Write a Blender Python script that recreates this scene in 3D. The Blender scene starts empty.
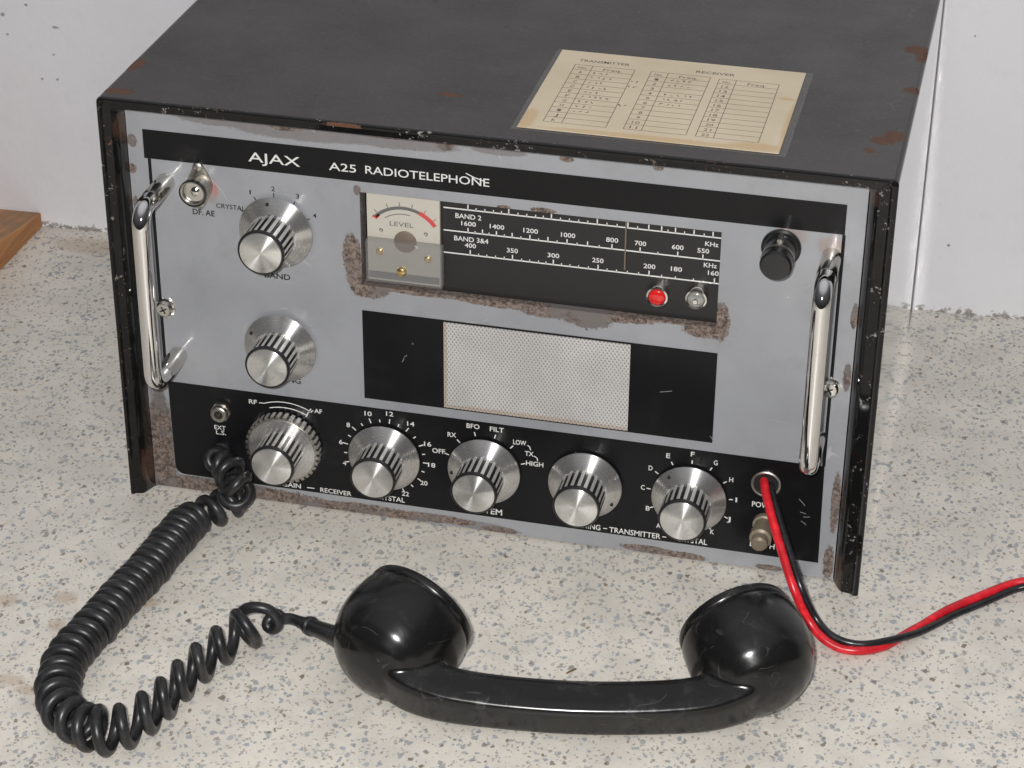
import bpy, bmesh, math, random
import numpy as np
from mathutils import Vector, Matrix, noise

S = bpy.context.scene
COL = S.collection
# ------------------------------------------------------------------ camera
CAM_R = np.array([[0.9722135, 0.2339838, 0.0072512], [0.1232054, -0.4850947, -0.8657387], [-0.1990513, 0.8425762, -0.5004437]])
CAM_C = np.array([0.517011, -1.139114, 0.792395])
FPX = 2302.74768
cam_data = bpy.data.cameras.new("camera")
cam_data.sensor_width = 36.0
cam_data.lens = FPX / 1024 * 36
cam_data.clip_start = 0.02
cam_data.clip_end = 60
cam = bpy.data.objects.new("camera", cam_data)
COL.objects.link(cam)
_r, _u, _b = CAM_R[0], -CAM_R[1], -CAM_R[2]
cam.matrix_world = Matrix(((_r[0], _u[0], _b[0], CAM_C[0]), (_r[1], _u[1], _b[1], CAM_C[1]),
                           (_r[2], _u[2], _b[2], CAM_C[2]), (0, 0, 0, 1)))
S.camera = cam
# ------------------------------------------------------------------ light of the room
FLASH_W = 17.0
ROOM = 0.24
w = bpy.data.worlds.new("World")
S.world = w
w.use_nodes = True
wt = w.node_tree
wt.nodes.clear()
wo = wt.nodes.new("ShaderNodeOutputWorld")
wb = wt.nodes.new("ShaderNodeBackground")
wc = wt.nodes.new("ShaderNodeTexCoord")
ws = wt.nodes.new("ShaderNodeSeparateXYZ")
wr = wt.nodes.new("ShaderNodeValToRGB")
wm = wt.nodes.new("ShaderNodeMapRange")
wm.inputs['From Min'].default_value = -1
wm.inputs['From Max'].default_value = 1
wt.links.new(wc.outputs['Generated'], ws.inputs[0])
wt.links.new(ws.outputs['Z'], wm.inputs['Value'])
wt.links.new(wm.outputs[0], wr.inputs[0])
wt.links.new(wr.outputs[0], wb.inputs[0])
wt.links.new(wb.outputs[0], wo.inputs[0])
e = wr.color_ramp.elements
e[0].position = 0.40; e[0].color = (0.06, 0.055, 0.05, 1)
e[1].position = 1.0; e[1].color = (2.3, 2.3, 2.4, 1)
n_ = e.new(0.55); n_.color = (0.16, 0.16, 0.17, 1)
n_ = e.new(0.80); n_.color = (0.42, 0.42, 0.45, 1)
n_ = e.new(0.92); n_.color = (1.9, 1.9, 2.0, 1)
wb.inputs[1].default_value = ROOM
fl = bpy.data.lights.new("camera_flash", 'AREA')          # the camera's own flash, above and left of its lens
fl.shape = 'RECTANGLE'
fl.size = 0.034; fl.size_y = 0.022
fl.energy = FLASH_W
fl.color = (1.0, 0.985, 0.97)
flo = bpy.data.objects.new("camera_flash", fl)
COL.objects.link(flo)
_fp = Vector(CAM_C) + Vector(_r) * -0.044 + Vector(_u) * 0.030
flo.location = _fp
flo.rotation_euler = (Vector((0.30, -0.12, 0.02)) - _fp).to_track_quat('-Z', 'Y').to_euler()
S.view_settings.view_transform = 'Standard'
S.view_settings.look = 'None'
S.view_settings.exposure = 0
S.view_settings.gamma = 1
S.cycles.use_denoising = True
S.cycles.caustics_reflective = True
S.cycles.blur_glossy = 0.0
S.cycles.sample_clamp_indirect = 0.0
S.cycles.use_guiding = True
S.cycles.guiding_training_samples = 128
S.cycles.max_bounces = 8


def ray(px, py):
    return CAM_R.T @ np.array([(px - 512) / FPX, (py - 384) / FPX, 1.0])


def at(px, py, ax, v):
    """the point of the plane axis=v that the photograph shows at this pixel"""
    d = ray(px, py)
    return Vector(CAM_C + d * ((v - CAM_C[ax]) / d[ax]))


# ------------------------------------------------------------------ mesh helpers
class MB:
    def __init__(s):
        s.v = []; s.f = []; s.m = []

    def add(s, vs, fs, mi=0):
        o = len(s.v)
        s.v += [tuple(q) for q in vs]
        for f in fs:
            s.f.append(tuple(o + i for i in f)); s.m.append(mi)

    def box(s, x0, x1, y0, y1, z0, z1, mi=0):
        s.add([(x0, y0, z0), (x1, y0, z0), (x1, y1, z0), (x0, y1, z0), (x0, y0, z1), (x1, y0, z1), (x1, y1, z1), (x0, y1, z1)],
              [(0, 3, 2, 1), (4, 5, 6, 7), (0, 1, 5, 4), (1, 2, 6, 5), (2, 3, 7, 6), (3, 0, 4, 7)], mi)

    def lathe(s, prof, n=48, mi=0, c=(0, 0, 0), close0=True, close1=True):
        """profile of (radius, outward distance, [material]); axis is -y"""
        vs = []
        for p in prof:
            r, d = p[0], p[1]
            for k in range(n):
                a = 2 * math.pi * k / n
                vs.append((c[0] + r * math.cos(a), c[1] - d, c[2] + r * math.sin(a)))
        o = len(s.v); s.v += vs
        for i in range(len(prof) - 1):
            mm = prof[i][2] if len(prof[i]) > 2 else mi
            for k in range(n):
                k2 = (k + 1) % n
                s.f.append((o + i * n + k, o + i * n + k2, o + (i + 1) * n + k2, o + (i + 1) * n + k)); s.m.append(mm)
        if close0: s.f.append(tuple(o + k for k in reversed(range(n)))); s.m.append(mi)
        if close1:
            s.f.append(tuple(o + (len(prof) - 1) * n + k for k in range(n)))
            s.m.append(prof[-1][2] if len(prof[-1]) > 2 else mi)

    def tube(s, pts, rad, n=10, mi=0, caps=True):
        pts = [Vector(p) for p in pts]
        N = len(pts)
        rads = rad if isinstance(rad, (list, tuple)) else [rad] * N
        T = []
        for i in range(N):
            t = pts[min(i + 1, N - 1)] - pts[max(i - 1, 0)]
            T.append(t.normalized())
        up = Vector((0, 0, 1)) if abs(T[0].z) < .9 else Vector((1, 0, 0))
        nx = (up - T[0] * up.dot(T[0])).normalized()
        o = len(s.v)
        for i in range(N):
            nx = (nx - T[i] * nx.dot(T[i])).normalized()
            ny = T[i].cross(nx)
            for k in range(n):
                a = 2 * math.pi * k / n
                s.v.append(tuple(pts[i] + (nx * math.cos(a) + ny * math.sin(a)) * rads[i]))
        for i in range(N - 1):
            for k in range(n):
                k2 = (k + 1) % n
                s.f.append((o + i * n + k, o + i * n + k2, o + (i + 1) * n + k2, o + (i + 1) * n + k)); s.m.append(mi)
        if caps:
            s.f.append(tuple(o + k for k in reversed(range(n)))); s.m.append(mi)
            s.f.append(tuple(o + (N - 1) * n + k for k in range(n))); s.m.append(mi)

    def strip(s, pts, wd, y, mi=0):
        """flat stroke in the xz plane facing -y"""
        pts = [Vector((p[0], p[1])) for p in pts]
        L = []
        for i, p in enumerate(pts):
            t = (pts[min(i + 1, len(pts) - 1)] - pts[max(i - 1, 0)]).normalized()
            nn = Vector((-t.y, t.x)) * wd / 2
            L.append((p + nn, p - nn))
        vs = []
        for a, b in L:
            vs += [(a.x, y, a.y), (b.x, y, b.y)]
        s.add(vs, [(2 * i, 2 * i + 1, 2 * i + 3, 2 * i + 2) for i in range(len(L) - 1)], mi)

    def build(s, name, mats, parent=None, loc=None, angle=35, smooth=True):
        me = bpy.data.meshes.new(name)
        me.from_pydata(s.v, [], s.f)
        for m in (mats if isinstance(mats, (list, tuple)) else [mats]):
            me.materials.append(m)
        for p, mi in zip(me.polygons, s.m):
            p.material_index = mi
            p.use_smooth = smooth
        bm = bmesh.new(); bm.from_mesh(me)
        bmesh.ops.recalc_face_normals(bm, faces=bm.faces)
        bm.to_mesh(me); bm.free()
        if smooth: me.set_sharp_from_angle(angle=math.radians(angle))
        o = bpy.data.objects.new(name, me)
        COL.objects.link(o)
        if parent: o.parent = parent
        if loc is not None: o.location = loc
        return o


def bevel(o, w, seg=2, ang=30):
    m = o.modifiers.new("bevel", 'BEVEL')
    m.width = w; m.segments = seg; m.limit_method = 'ANGLE'; m.angle_limit = math.radians(ang)
    return o


def text_verts(txt, weight=0.0):
    c = bpy.data.curves.new("t", 'FONT')
    c.body = txt; c.size = 1; c.offset = weight; c.resolution_u = 3
    o = bpy.data.objects.new("t", c)
    COL.objects.link(o)
    dg = bpy.context.evaluated_depsgraph_get()
    dg.update()
    me = bpy.data.meshes.new_from_object(o.evaluated_get(dg))
    vs = [tuple(v.co) for v in me.vertices]; fs = [tuple(p.vertices) for p in me.polygons]
    bpy.data.objects.remove(o); bpy.data.curves.remove(c); bpy.data.meshes.remove(me)
    return vs, fs


def put_text(mb, txt, x0, x1, z, h, y, weight=0.01, rot=0, plane='xz', mi=0):
    """letters stretched to run from x0 to x1 with cap height h"""
    vs, fs = text_verts(txt, weight)
    if not vs: return
    xs = [v[0] for v in vs]
    a, b = min(xs), max(xs)
    hh = 0.695
    sx = (x1 - x0) / max(b - a, 1e-6); sz = h / hh
    cr, sr = math.cos(rot), math.sin(rot)
    cx = (x0 + x1) / 2; cz = z + h / 2
    out = []
    for v in vs:
        px = x0 + (v[0] - a) * sx; pz = z + v[1] * sz
        dx, dz = px - cx, pz - cz
        px, pz = cx + dx * cr - dz * sr, cz + dx * sr + dz * cr
        out.append((px, y, pz) if plane == 'xz' else (px, pz, y))
    mb.add(out, fs, mi)


def put_c(mb, txt, xc, zc, h, y, asp=0.72, weight=0.01, rot=0):
    wd = h * asp * len(txt) * (0.4 if txt in ('1', 'I') else 1)
    put_text(mb, txt, xc - wd / 2, xc + wd / 2, zc - h / 2, h, y, weight, rot)


# ------------------------------------------------------------------ material helpers
class NT:
    def __init__(s, name):
        s.mat = bpy.data.materials.new(name)
        s.mat.use_nodes = True
        s.t = s.mat.node_tree
        s.t.nodes.clear()
        s.out = s.t.nodes.new("ShaderNodeOutputMaterial")
        s.b = s.t.nodes.new("ShaderNodeBsdfPrincipled")
        s.t.links.new(s.b.outputs[0], s.out.inputs[0])
        s._c = None

    def n(s, typ, **kw):
        nd = s.t.nodes.new("ShaderNode" + typ)
        for k, v in kw.items():
            setattr(nd, k, v)
        return nd

    def set(s, sock, v):
        if hasattr(v, 'is_output') or isinstance(v, bpy.types.NodeSocket):
            s.t.links.new(v, sock)
        elif isinstance(v, (tuple, list)) and len(v) == 3 and sock.type == 'RGBA':
            sock.default_value = (*v, 1)
        else:
            sock.default_value = v

    def P(s, **kw):
        names = dict(base='Base Color', rough='Roughness', metal='Metallic', coat='Coat Weight', coatr='Coat Roughness',
                     spec='Specular IOR Level', normal='Normal', trans='Transmission Weight', ior='IOR', alpha='Alpha',
                     aniso='Anisotropic', tangent='Tangent', anirot='Anisotropic Rotation', sheen='Sheen Weight',
                     sheenr='Sheen Roughness')
        for k, v in kw.items():
            s.set(s.b.inputs[names[k]], v)
        return s

    @property
    def co(s):
        if s._c is None:
            s._c = s.n("TexCoord").outputs['Object']
        return s._c

    def math(s, op, a, b=0.0, clamp=False):
        nd = s.n("Math", operation=op, use_clamp=clamp)
        s.set(nd.inputs[0], a); s.set(nd.inputs[1], b)
        return nd.outputs[0]

    def noise(s, scale, detail=3, rough=.55, vec=None, out='Fac', dist=0.0):
        nd = s.n("TexNoise")
        s.t.links.new(vec or s.co, nd.inputs['Vector'])
        nd.inputs['Scale'].default_value = scale
        nd.inputs['Detail'].default_value = detail
        nd.inputs['Roughness'].default_value = rough
        nd.inputs['Distortion'].default_value = dist
        return nd.outputs[out]

    def ramp(s, fac, a, b, ca=(0, 0, 0), cb=(1, 1, 1)):
        nd = s.n("MapRange", interpolation_type='SMOOTHSTEP')
        s.set(nd.inputs['Value'], fac)
        nd.inputs['From Min'].default_value = a; nd.inputs['From Max'].default_value = b
        return nd.outputs[0]

    def mix(s, fac, a, b):
        nd = s.n("Mix", data_type='RGBA')
        s.set(nd.inputs['Factor'], fac)
        s.set(nd.inputs[6], a); s.set(nd.inputs[7], b)
        return nd.outputs[2]

    def fmix(s, fac, a, b):
        nd = s.n("Mix", data_type='FLOAT')
        s.set(nd.inputs['Factor'], fac)
        s.set(nd.inputs[2], a); s.set(nd.inputs[3], b)
        return nd.outputs[0]

    def bump(s, h, strength=.3, dist=.001, normal=None):
        nd = s.n("Bump")
        nd.inputs['Strength'].default_value = strength
        nd.inputs['Distance'].default_value = dist
        s.set(nd.inputs['Height'], h)
        if normal: s.set(nd.inputs['Normal'], normal)
        return nd.outputs[0]

    def mapping(s, scale=(1, 1, 1), rot=(0, 0, 0), loc=(0, 0, 0), vec=None):
        nd = s.n("Mapping")
        s.t.links.new(vec or s.co, nd.inputs[0])
        nd.inputs['Scale'].default_value = scale
        nd.inputs['Rotation'].default_value = rot
        nd.inputs['Location'].default_value = loc
        return nd.outputs[0]

    def hairs(s, scale, wd=.006, keep=.55, vec=None):
        a = s.noise(scale, 1.5, .4, vec=vec, dist=.3)
        line = s.math('LESS_THAN', s.math('ABSOLUTE', s.math('SUBTRACT', a, .5)), wd)
        return s.math('MULTIPLY', line, s.ramp(s.noise(scale * 1.7, 2), keep, keep + .08))

    def blobs(s, L, axes=('X', 'Z'), nscale=220, amp=.9, edge=.18, detail=4):
        """patches given as (a, b, ra, rb) in mm with a ragged outline"""
        sp = s.n("SeparateXYZ"); s.t.links.new(s.co, sp.inputs[0])
        A, B = sp.outputs[axes[0]], sp.outputs[axes[1]]
        tot = None
        for a, b, ra, rb in L:
            u = s.math('DIVIDE', s.math('SUBTRACT', A, a / 1000), ra / 1000)
            v = s.math('DIVIDE', s.math('SUBTRACT', B, b / 1000), rb / 1000)
            d = s.math('ADD', s.math('MULTIPLY', u, u), s.math('MULTIPLY', v, v))
            tot = d if tot is None else s.math('MINIMUM', tot, d)
        nz = s.math('ADD', s.math('MULTIPLY', s.noise(nscale, detail, .62), .5), s.math('MULTIPLY', s.noise(nscale * 3.1, 4, .65, dist=.5), .62))
        nz = s.math('SUBTRACT', nz, .06)
        val = s.math('ADD', tot, s.math('MULTIPLY', s.math('SUBTRACT', nz, .5), amp * 2))
        return s.math('SUBTRACT', 1.0, s.ramp(val, 1 - edge, 1 + edge))


def simple(name, base, rough=.5, metal=0.0, **kw):
    m = NT(name)
    m.P(base=base, rough=rough, metal=metal, **kw)
    return m.mat


# ------------------------------------------------------------------ materials
def mat_counter():
    m = NT("speckled_laminate")
    warp = m.n("VectorMath", operation='ADD')
    nz = m.n("TexNoise"); m.t.links.new(m.co, nz.inputs['Vector']); nz.inputs['Scale'].default_value = 330; nz.inputs['Detail'].default_value = 2
    sc = m.n("VectorMath", operation='MULTIPLY_ADD')
    m.t.links.new(nz.outputs['Color'], sc.inputs[0])
    sc.inputs[1].default_value = (.0045, .0045, .0); sc.inputs[2].default_value = (-.0022, -.0022, 0)
    m.t.links.new(m.co, warp.inputs[0]); m.t.links.new(sc.outputs[0], warp.inputs[1])
    v = warp.outputs[0]
    col = m.mix(m.ramp(m.noise(28, 4), .38, .62), (.715, .675, .60), (.635, .60, .535))
    col = m.mix(m.math('MULTIPLY', m.ramp(m.noise(330, 3), .54, .68), .28), col, (.53, .51, .47))
    ht = None

    def flecks(col, scale, keep, size, c1, c2, stretch, rot, amt):
        vec = m.mapping((1, stretch, 1), (0, 0, rot), (scale * .37, scale * .11, 0), v)
        vo = m.n("TexVoronoi", feature='F1', voronoi_dimensions='2D'); vo.inputs['Scale'].default_value = scale
        m.t.links.new(vec, vo.inputs['Vector'])
        sp = m.n("SeparateColor"); m.t.links.new(vo.outputs['Color'], sp.inputs[0])
        thr = m.math('MULTIPLY', m.math('ADD', sp.outputs[2], .25), size)
        inside = m.ramp(m.math('SUBTRACT', thr, vo.outputs['Distance']), -.02, .07)
        here = m.math('LESS_THAN', sp.outputs[0], keep)
        mask = m.math('MULTIPLY', m.math('MULTIPLY', inside, here), m.fmix(sp.outputs[1], amt * .45, amt))
        return m.mix(mask, col, m.mix(sp.outputs[1], c1, c2))
    col = flecks(col, 150, .40, .34, (.82, .79, .72), (.56, .50, .42), .9, .5, .55)
    col = flecks(col, 300, .22, .40, (.17, .22, .29), (.31, .33, .36), .8, .35, .95)
    col = flecks(col, 240, .16, .37, (.19, .25, .34), (.33, .35, .36), .8, -.9, .95)
    col = flecks(col, 520, .28, .42, (.19, .185, .19), (.34, .29, .24), .9, 1.2, .95)
    col = flecks(col, 290, .10, .36, (.08, .08, .09), (.20, .15, .10), .7, .9, .95)
    st = m.blobs([(5, -115, 7, 6), (11, -142, 5, 6), (6, -197, 9, 5), (20, -203, 8, 4), (54, -108, 7, 5), (-27, -126, 6, 6), (-160, 320, 30, 12)],
                 ('X', 'Y'), 420, 2.2, .8)
    col = m.mix(m.math('MULTIPLY', st, .40), col, (.36, .22, .10))
    dirt = m.ramp(m.noise(9, 5, .65), .45, .75)
    col = m.mix(m.math('MULTIPLY', dirt, .16), col, (.42, .39, .34))
    m.P(base=col, rough=m.fmix(m.noise(60, 3), .30, .46), spec=.45,
        normal=m.bump(m.noise(900, 2), .06, .0006))
    return m.mat


def mat_wall():
    m = NT("white_wall_paint")
    col = m.mix(m.ramp(m.noise(3.5, 4), .35, .7), (.75, .748, .775), (.695, .692, .725))
    col = m.mix(m.math('MULTIPLY', m.ramp(m.noise(60, 3), .5, .8), .22), col, (.60, .60, .63))
    # small scuffs and flecks
    vo = m.n("TexVoronoi", feature='F1'); m.t.links.new(m.co, vo.inputs['Vector']); vo.inputs['Scale'].default_value = 42
    sp = m.n("SeparateColor"); m.t.links.new(vo.outputs['Color'], sp.inputs[0])
    spot = m.math('MULTIPLY', m.math('LESS_THAN', m.math('ADD', vo.outputs['Distance'], m.math('MULTIPLY', m.noise(300, 2), .10)), m.math('ADD', .065, m.math('MULTIPLY', sp.outputs[1], .06))),
                  m.math('LESS_THAN', sp.outputs[0], .22))
    area = m.ramp(m.noise(4.0, 2), .38, .55)
    col = m.mix(m.math('MULTIPLY', m.math('MULTIPLY', spot, area), .85), col, (.16, .15, .16))
    pts = [(55, 28, 2.6, 1.0), (53, 55, 1.0, .9), (42, 79, .9, 1.0), (57, 80, 1.2, .9), (3, 14, 1.6, 1.6), (26, 5, 1.4, 1.0), (8, 34, 1.2, .8), (975, 36, .7, .7)]
    L = []
    for a, b_, ra, rb in pts:
        q = at(a, b_, 1, .3435 if a < 500 else .374)
        L.append((q.x * 1000, q.z * 1000, ra, rb))
    col = m.mix(m.math('MULTIPLY', m.blobs(L, ('X', 'Z'), 600, 1.6, .5), .7), col, (.15, .15, .17))
    # grime and lost paint along the foot of the wall
    xyz = m.n("SeparateXYZ"); m.t.links.new(m.co, xyz.inputs[0])
    z = xyz.outputs['Z']
    low = m.math('SUBTRACT', 1.0, m.ramp(z, .0, .011))
    g = m.math('MULTIPLY', m.ramp(m.math('ADD', m.noise(190, 4, .65), m.math('MULTIPLY', low, .24)), .68, .76), low)
    col = m.mix(g, col, (.22, .20, .18))
    col = m.mix(m.math('MULTIPLY', m.math('SUBTRACT', 1.0, m.ramp(z, .0, .05)), m.math('MULTIPLY', m.noise(30, 3), .16)), col, (.60, .57, .51))
    hgt = m.math('ADD', m.noise(90, 4, .6), m.math('MULTIPLY', m.noise(16, 2), 1.4))
    m.P(base=col, rough=.42, spec=.4, normal=m.bump(hgt, .22, .0022))
    return m.mat


W_ = .46
CASE_RUST = [(452, 193, 6, 7), (457, 186, 4, 12), (456, 129, 5, 5), (452, 60, 6, 7), (446, 52, 7, 5), (440, 37, 3, 3), (197, 55, 7, 3),
             (4, 52, 5, 9), (9, 12, 9, 4), (150, 0, 10, 1.2)]


def mat_case(name, rough, dusty):
    m = NT(name)
    base = m.mix(m.ramp(m.noise(14, 5, .65), .3, .7), (.023, .0192, .0185), (.036, .0308, .030)) if dusty else (.007, .007, .007)
    if dusty:
        base = m.mix(m.math('MULTIPLY', m.ramp(m.noise(420, 3, .7), .5, .8), .6), base, (.092, .086, .086))
        vo = m.n("TexVoronoi", feature='F1'); m.t.links.new(m.co, vo.inputs['Vector']); vo.inputs['Scale'].default_value = 75
        sp = m.n("SeparateColor"); m.t.links.new(vo.outputs['Color'], sp.inputs[0])
        spot = m.math('MULTIPLY', m.math('LESS_THAN', vo.outputs['Distance'], m.math('ADD', .05, m.math('MULTIPLY', sp.outputs[1], .11))), m.math('LESS_THAN', sp.outputs[0], .22))
        base = m.mix(m.math('MULTIPLY', spot, .9), base, m.mix(m.math('GREATER_THAN', sp.outputs[2], .72), (.012, .012, .012), (.16, .15, .15)))
        base = m.mix(m.math('MULTIPLY', m.hairs(16, .0022, .58), .28), base, (.13, .125, .12))
        stre = m.ramp(m.noise(7, 4, .6, vec=m.mapping((1, .22, 1))), .5, .75)
        base = m.mix(m.math('MULTIPLY', stre, .2), base, (.055, .051, .050))
    # worn edges along the front lip
    xyz = m.n("SeparateXYZ"); m.t.links.new(m.co, xyz.inputs[0])
    near = m.math('SUBTRACT', 1.0, m.ramp(xyz.outputs['Y'], .0015, .0045))
    chip = m.math('MULTIPLY', near, m.ramp(m.math('ADD', m.noise(260, 4, .7), m.math('MULTIPLY', m.noise(22, 2), .35)), .79, .85))
    rustc = m.mix(m.noise(330, 4, .7), (.055, .026, .017), (.17, .080, .045))
    base = m.mix(chip, base, m.mix(m.ramp(m.noise(35, 2), .47, .55), (.26, .25, .24), rustc))
    if not dusty:
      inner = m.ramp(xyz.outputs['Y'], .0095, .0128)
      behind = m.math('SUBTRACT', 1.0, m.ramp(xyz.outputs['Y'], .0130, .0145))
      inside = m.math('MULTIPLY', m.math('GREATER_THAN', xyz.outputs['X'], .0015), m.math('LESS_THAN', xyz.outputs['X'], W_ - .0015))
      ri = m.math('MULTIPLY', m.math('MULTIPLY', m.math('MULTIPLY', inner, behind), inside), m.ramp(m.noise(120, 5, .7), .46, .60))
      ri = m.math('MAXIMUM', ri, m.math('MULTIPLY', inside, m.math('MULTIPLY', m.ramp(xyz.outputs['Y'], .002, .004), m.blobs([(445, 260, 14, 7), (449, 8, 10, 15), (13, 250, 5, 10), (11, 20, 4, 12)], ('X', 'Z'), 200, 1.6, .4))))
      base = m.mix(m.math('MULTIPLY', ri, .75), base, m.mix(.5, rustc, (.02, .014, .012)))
    rr = m.blobs(CASE_RUST, ('X', 'Y'), 240, 2.6, .35)
    if not dusty:
        on_top = m.math('GREATER_THAN', xyz.outputs['Z'], .2708 - .0035)
        rr = m.math('MULTIPLY', rr, on_top)
        chip = m.math('MULTIPLY', chip, m.math('LESS_THAN', xyz.outputs['X'], W_ - .0004))
    base = m.mix(rr, base, rustc)
    ro = m.fmix(m.math('MAXIMUM', rr, chip), m.fmix(m.ramp(m.noise(17, 5, .7), .35, .7), rough * .92, rough * 1.10), .8)
    m.P(base=base, rough=ro, spec=.5 if dusty else .32, normal=m.bump(m.noise(600, 3), .10 if dusty else .006, .0005))
    if not dusty:
        nx_ = m.n("SeparateXYZ"); m.t.links.new(m.n("NewGeometry").outputs['Normal'], nx_.inputs[0])
        side = m.math('GREATER_THAN', nx_.outputs['X'], .9)
        m.P(coat=side, coatr=.045, rough=m.fmix(side, ro, .06))
        for l in list(m.b.inputs['Normal'].links): m.t.links.remove(l)
    return m.mat


RUST = [  # left border, bottom border, round the dial window, chips (x, z, rx, rz in mm)
    (19, 36, 7, 34), (70, 4, 60, 6.5), (17, 12, 9, 26), (16, 44, 4.5, 20), (40, 3.5, 26, 7.5), (90, 3, 40, 6), (150, 3.0, 42, 5.2), (196, 5, 26, 3.0), (238, 3, 12, 2.2), (330, 4, 16, 2.6),
    (352, 3.0, 14, 2.6), (405, 3, 8, 2), (440, 12, 3, 12), (441, 55, 2.6, 20),
    (148, 181, 5.5, 14), (150, 168, 6, 9), (158, 160, 12, 5.5), (190, 162.5, 30, 2.6), (240, 161.5, 30, 3.2), (266, 160, 18, 4.6), (289, 158, 14, 6), (300, 161, 28, 3.0), (340, 163.5, 30, 2.2),
    (357, 159.5, 12, 4.5), (366, 166, 6, 12), (262, 224, 7, 1.8), (239, 223.3, 4, 1.4), (152, 224, 2.2, 3.0),
    (15, 240, 3.0, 4.0), (14, 222, 2.4, 3), (14.5, 200, 2, 4), (14, 176, 1.8, 6), (110, 258.5, 10, 2.0), (205, 258.0, 5, 3.2), (275, 257.5, 4, 1.8),
    (327, 258, 3, 1.6), (170, 259.5, 18, 1.3), (50, 260, 16, 1.4), (442, 180, 2, 8), (441, 140, 2.2, 9)]
SMEAR = [(120, 256.5, 46, 5.2), (178, 257, 36, 4.6), (70, 258.5, 26, 3.4), (236, 258, 16, 2.6), (24, 30, 5, 34), (18, 70, 5, 22), (60, 6, 40, 6), (225, 4, 20, 3)]


def mat_panel():
    m = NT("grey_panel_enamel")
    base = m.mix(m.ramp(m.noise(18, 4), .35, .7), (.300, .309, .328), (.268, .276, .294))
    vo = m.n("TexVoronoi", feature='F1'); m.t.links.new(m.co, vo.inputs['Vector']); vo.inputs['Scale'].default_value = 90
    sp = m.n("SeparateColor"); m.t.links.new(vo.outputs['Color'], sp.inputs[0])
    dot = m.math('MULTIPLY', m.math('LESS_THAN', vo.outputs['Distance'], .07), m.math('LESS_THAN', sp.outputs[0], .05))
    base = m.mix(m.math('MULTIPLY', dot, .8), base, (.07, .05, .04))
    base = m.mix(m.math('MULTIPLY', m.ramp(m.noise(55, 5, .7), .48, .78), .28), base, (.19, .19, .195))
    sm = m.blobs(SMEAR, ('X', 'Z'), 110, .8, .25)
    base = m.mix(m.math('MULTIPLY', sm, .8), base, m.mix(m.noise(170, 4, .7), (.20, .19, .195), (.13, .115, .11)))
    stain = m.blobs([(63, 213, 4, 8), (55.7, 228, 4, 4), (403, 226, 9, 8), (426, 222, 8, 6)], ('X', 'Z'), 200, .6, .5)
    base = m.mix(m.math('MULTIPLY', stain, .35), base, (.30, .17, .10))
    red = m.blobs([(65.0, 214.5, 2.2, 4.4)], ('X', 'Z'), 300, 1.6, .6)
    base = m.mix(m.math('MULTIPLY', red, .42), base, (.45, .10, .08))
    halo = m.blobs(RUST, ('X', 'Z'), 120, 1.9, .95, 5)
    base = m.mix(m.math('MULTIPLY', halo, .42), base, m.mix(m.noise(90, 4), (.17, .125, .10), (.30, .285, .27)))
    base = m.mix(m.math('MULTIPLY', m.hairs(24, .003, .60), .6), base, (.46, .46, .47))
    ru = m.blobs(RUST, ('X', 'Z'), 230, 1.45, .14, 5)
    # the cut edge of the window is bare and rusty
    xyz = m.n("SeparateXYZ"); m.t.links.new(m.co, xyz.inputs[0])
    deep = m.ramp(xyz.outputs['Y'], .0131, .0136)
    ru = m.math('MAXIMUM', ru, m.math('MULTIPLY', deep, m.ramp(m.noise(90, 3), .30, .5)))
    rc = m.mix(m.ramp(m.noise(430, 5, .75), .36, .64), (.055, .038, .030), (.25, .195, .165))
    rc = m.mix(m.ramp(m.noise(45, 3), .45, .65), rc, (.15, .135, .13))
    base = m.mix(ru, base, rc)
    hgt = m.math('SUBTRACT', m.math('MULTIPLY', ru, m.math('SUBTRACT', m.noise(420, 4, .7), 1.2)), 0)
    m.P(base=base, rough=m.fmix(ru, m.fmix(sm, .34, .5), .85), coat=m.fmix(ru, .35, 0.0), coatr=.10,
        normal=m.bump(hgt, .7, .0006))
    return m.mat


def mat_black_print(name="black_panel_print"):
    m = NT(name)
    base = m.mix(m.ramp(m.noise(30, 5, .7), .5, .8), (.006, .006, .007), (.014, .014, .016))
    sc = m.ramp(m.noise(60, 2, .4, vec=m.mapping((6, 1, 1), (0, .6, 0))), .70, .74)
    vo = m.n("TexVoronoi", feature='F1'); m.t.links.new(m.co, vo.inputs['Vector']); vo.inputs['Scale'].default_value = 60
    sp = m.n("SeparateColor"); m.t.links.new(vo.outputs['Color'], sp.inputs[0])
    dot = m.math('MULTIPLY', m.math('LESS_THAN', vo.outputs['Distance'], .06), m.math('LESS_THAN', sp.outputs[0], .10))
    base = m.mix(m.math('MULTIPLY', dot, .5), base, (.2, .2, .2))
    m.P(base=base, rough=.30, spec=.22, coat=.06, coatr=.05, normal=m.bump(m.noise(500, 2), .02, .0005))
    return m.mat


def mat_spun(name, tint=(.80, .795, .77), rough=.30, an=.85, metal=.88):
    m = NT(name)
    tg = m.n("Tangent", direction_type='RADIAL', axis='Y')
    # fine turning rings
    xyz = m.n("SeparateXYZ"); m.t.links.new(m.co, xyz.inputs[0])
    r = m.math('SQRT', m.math('ADD', m.math('MULTIPLY', xyz.outputs['X'], xyz.outputs['X']), m.math('MULTIPLY', xyz.outputs['Z'], xyz.outputs['Z'])))
    nz = m.n("TexNoise", noise_dimensions='1D'); m.t.links.new(r, nz.inputs['W']); nz.inputs['Scale'].default_value = 2600; nz.inputs['Detail'].default_value = 2
    dirt = m.ramp(m.noise(240, 4, .7), .52, .75)
    col = m.mix(m.math('MULTIPLY', dirt, .35), tint, (.42, .40, .36))
    m.P(base=col, metal=metal, anirot=.25, rough=m.fmix(nz.outputs['Fac'], rough * .8, rough * 1.25), aniso=an + .08, tangent=tg.outputs[0])
    return m.mat


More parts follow.
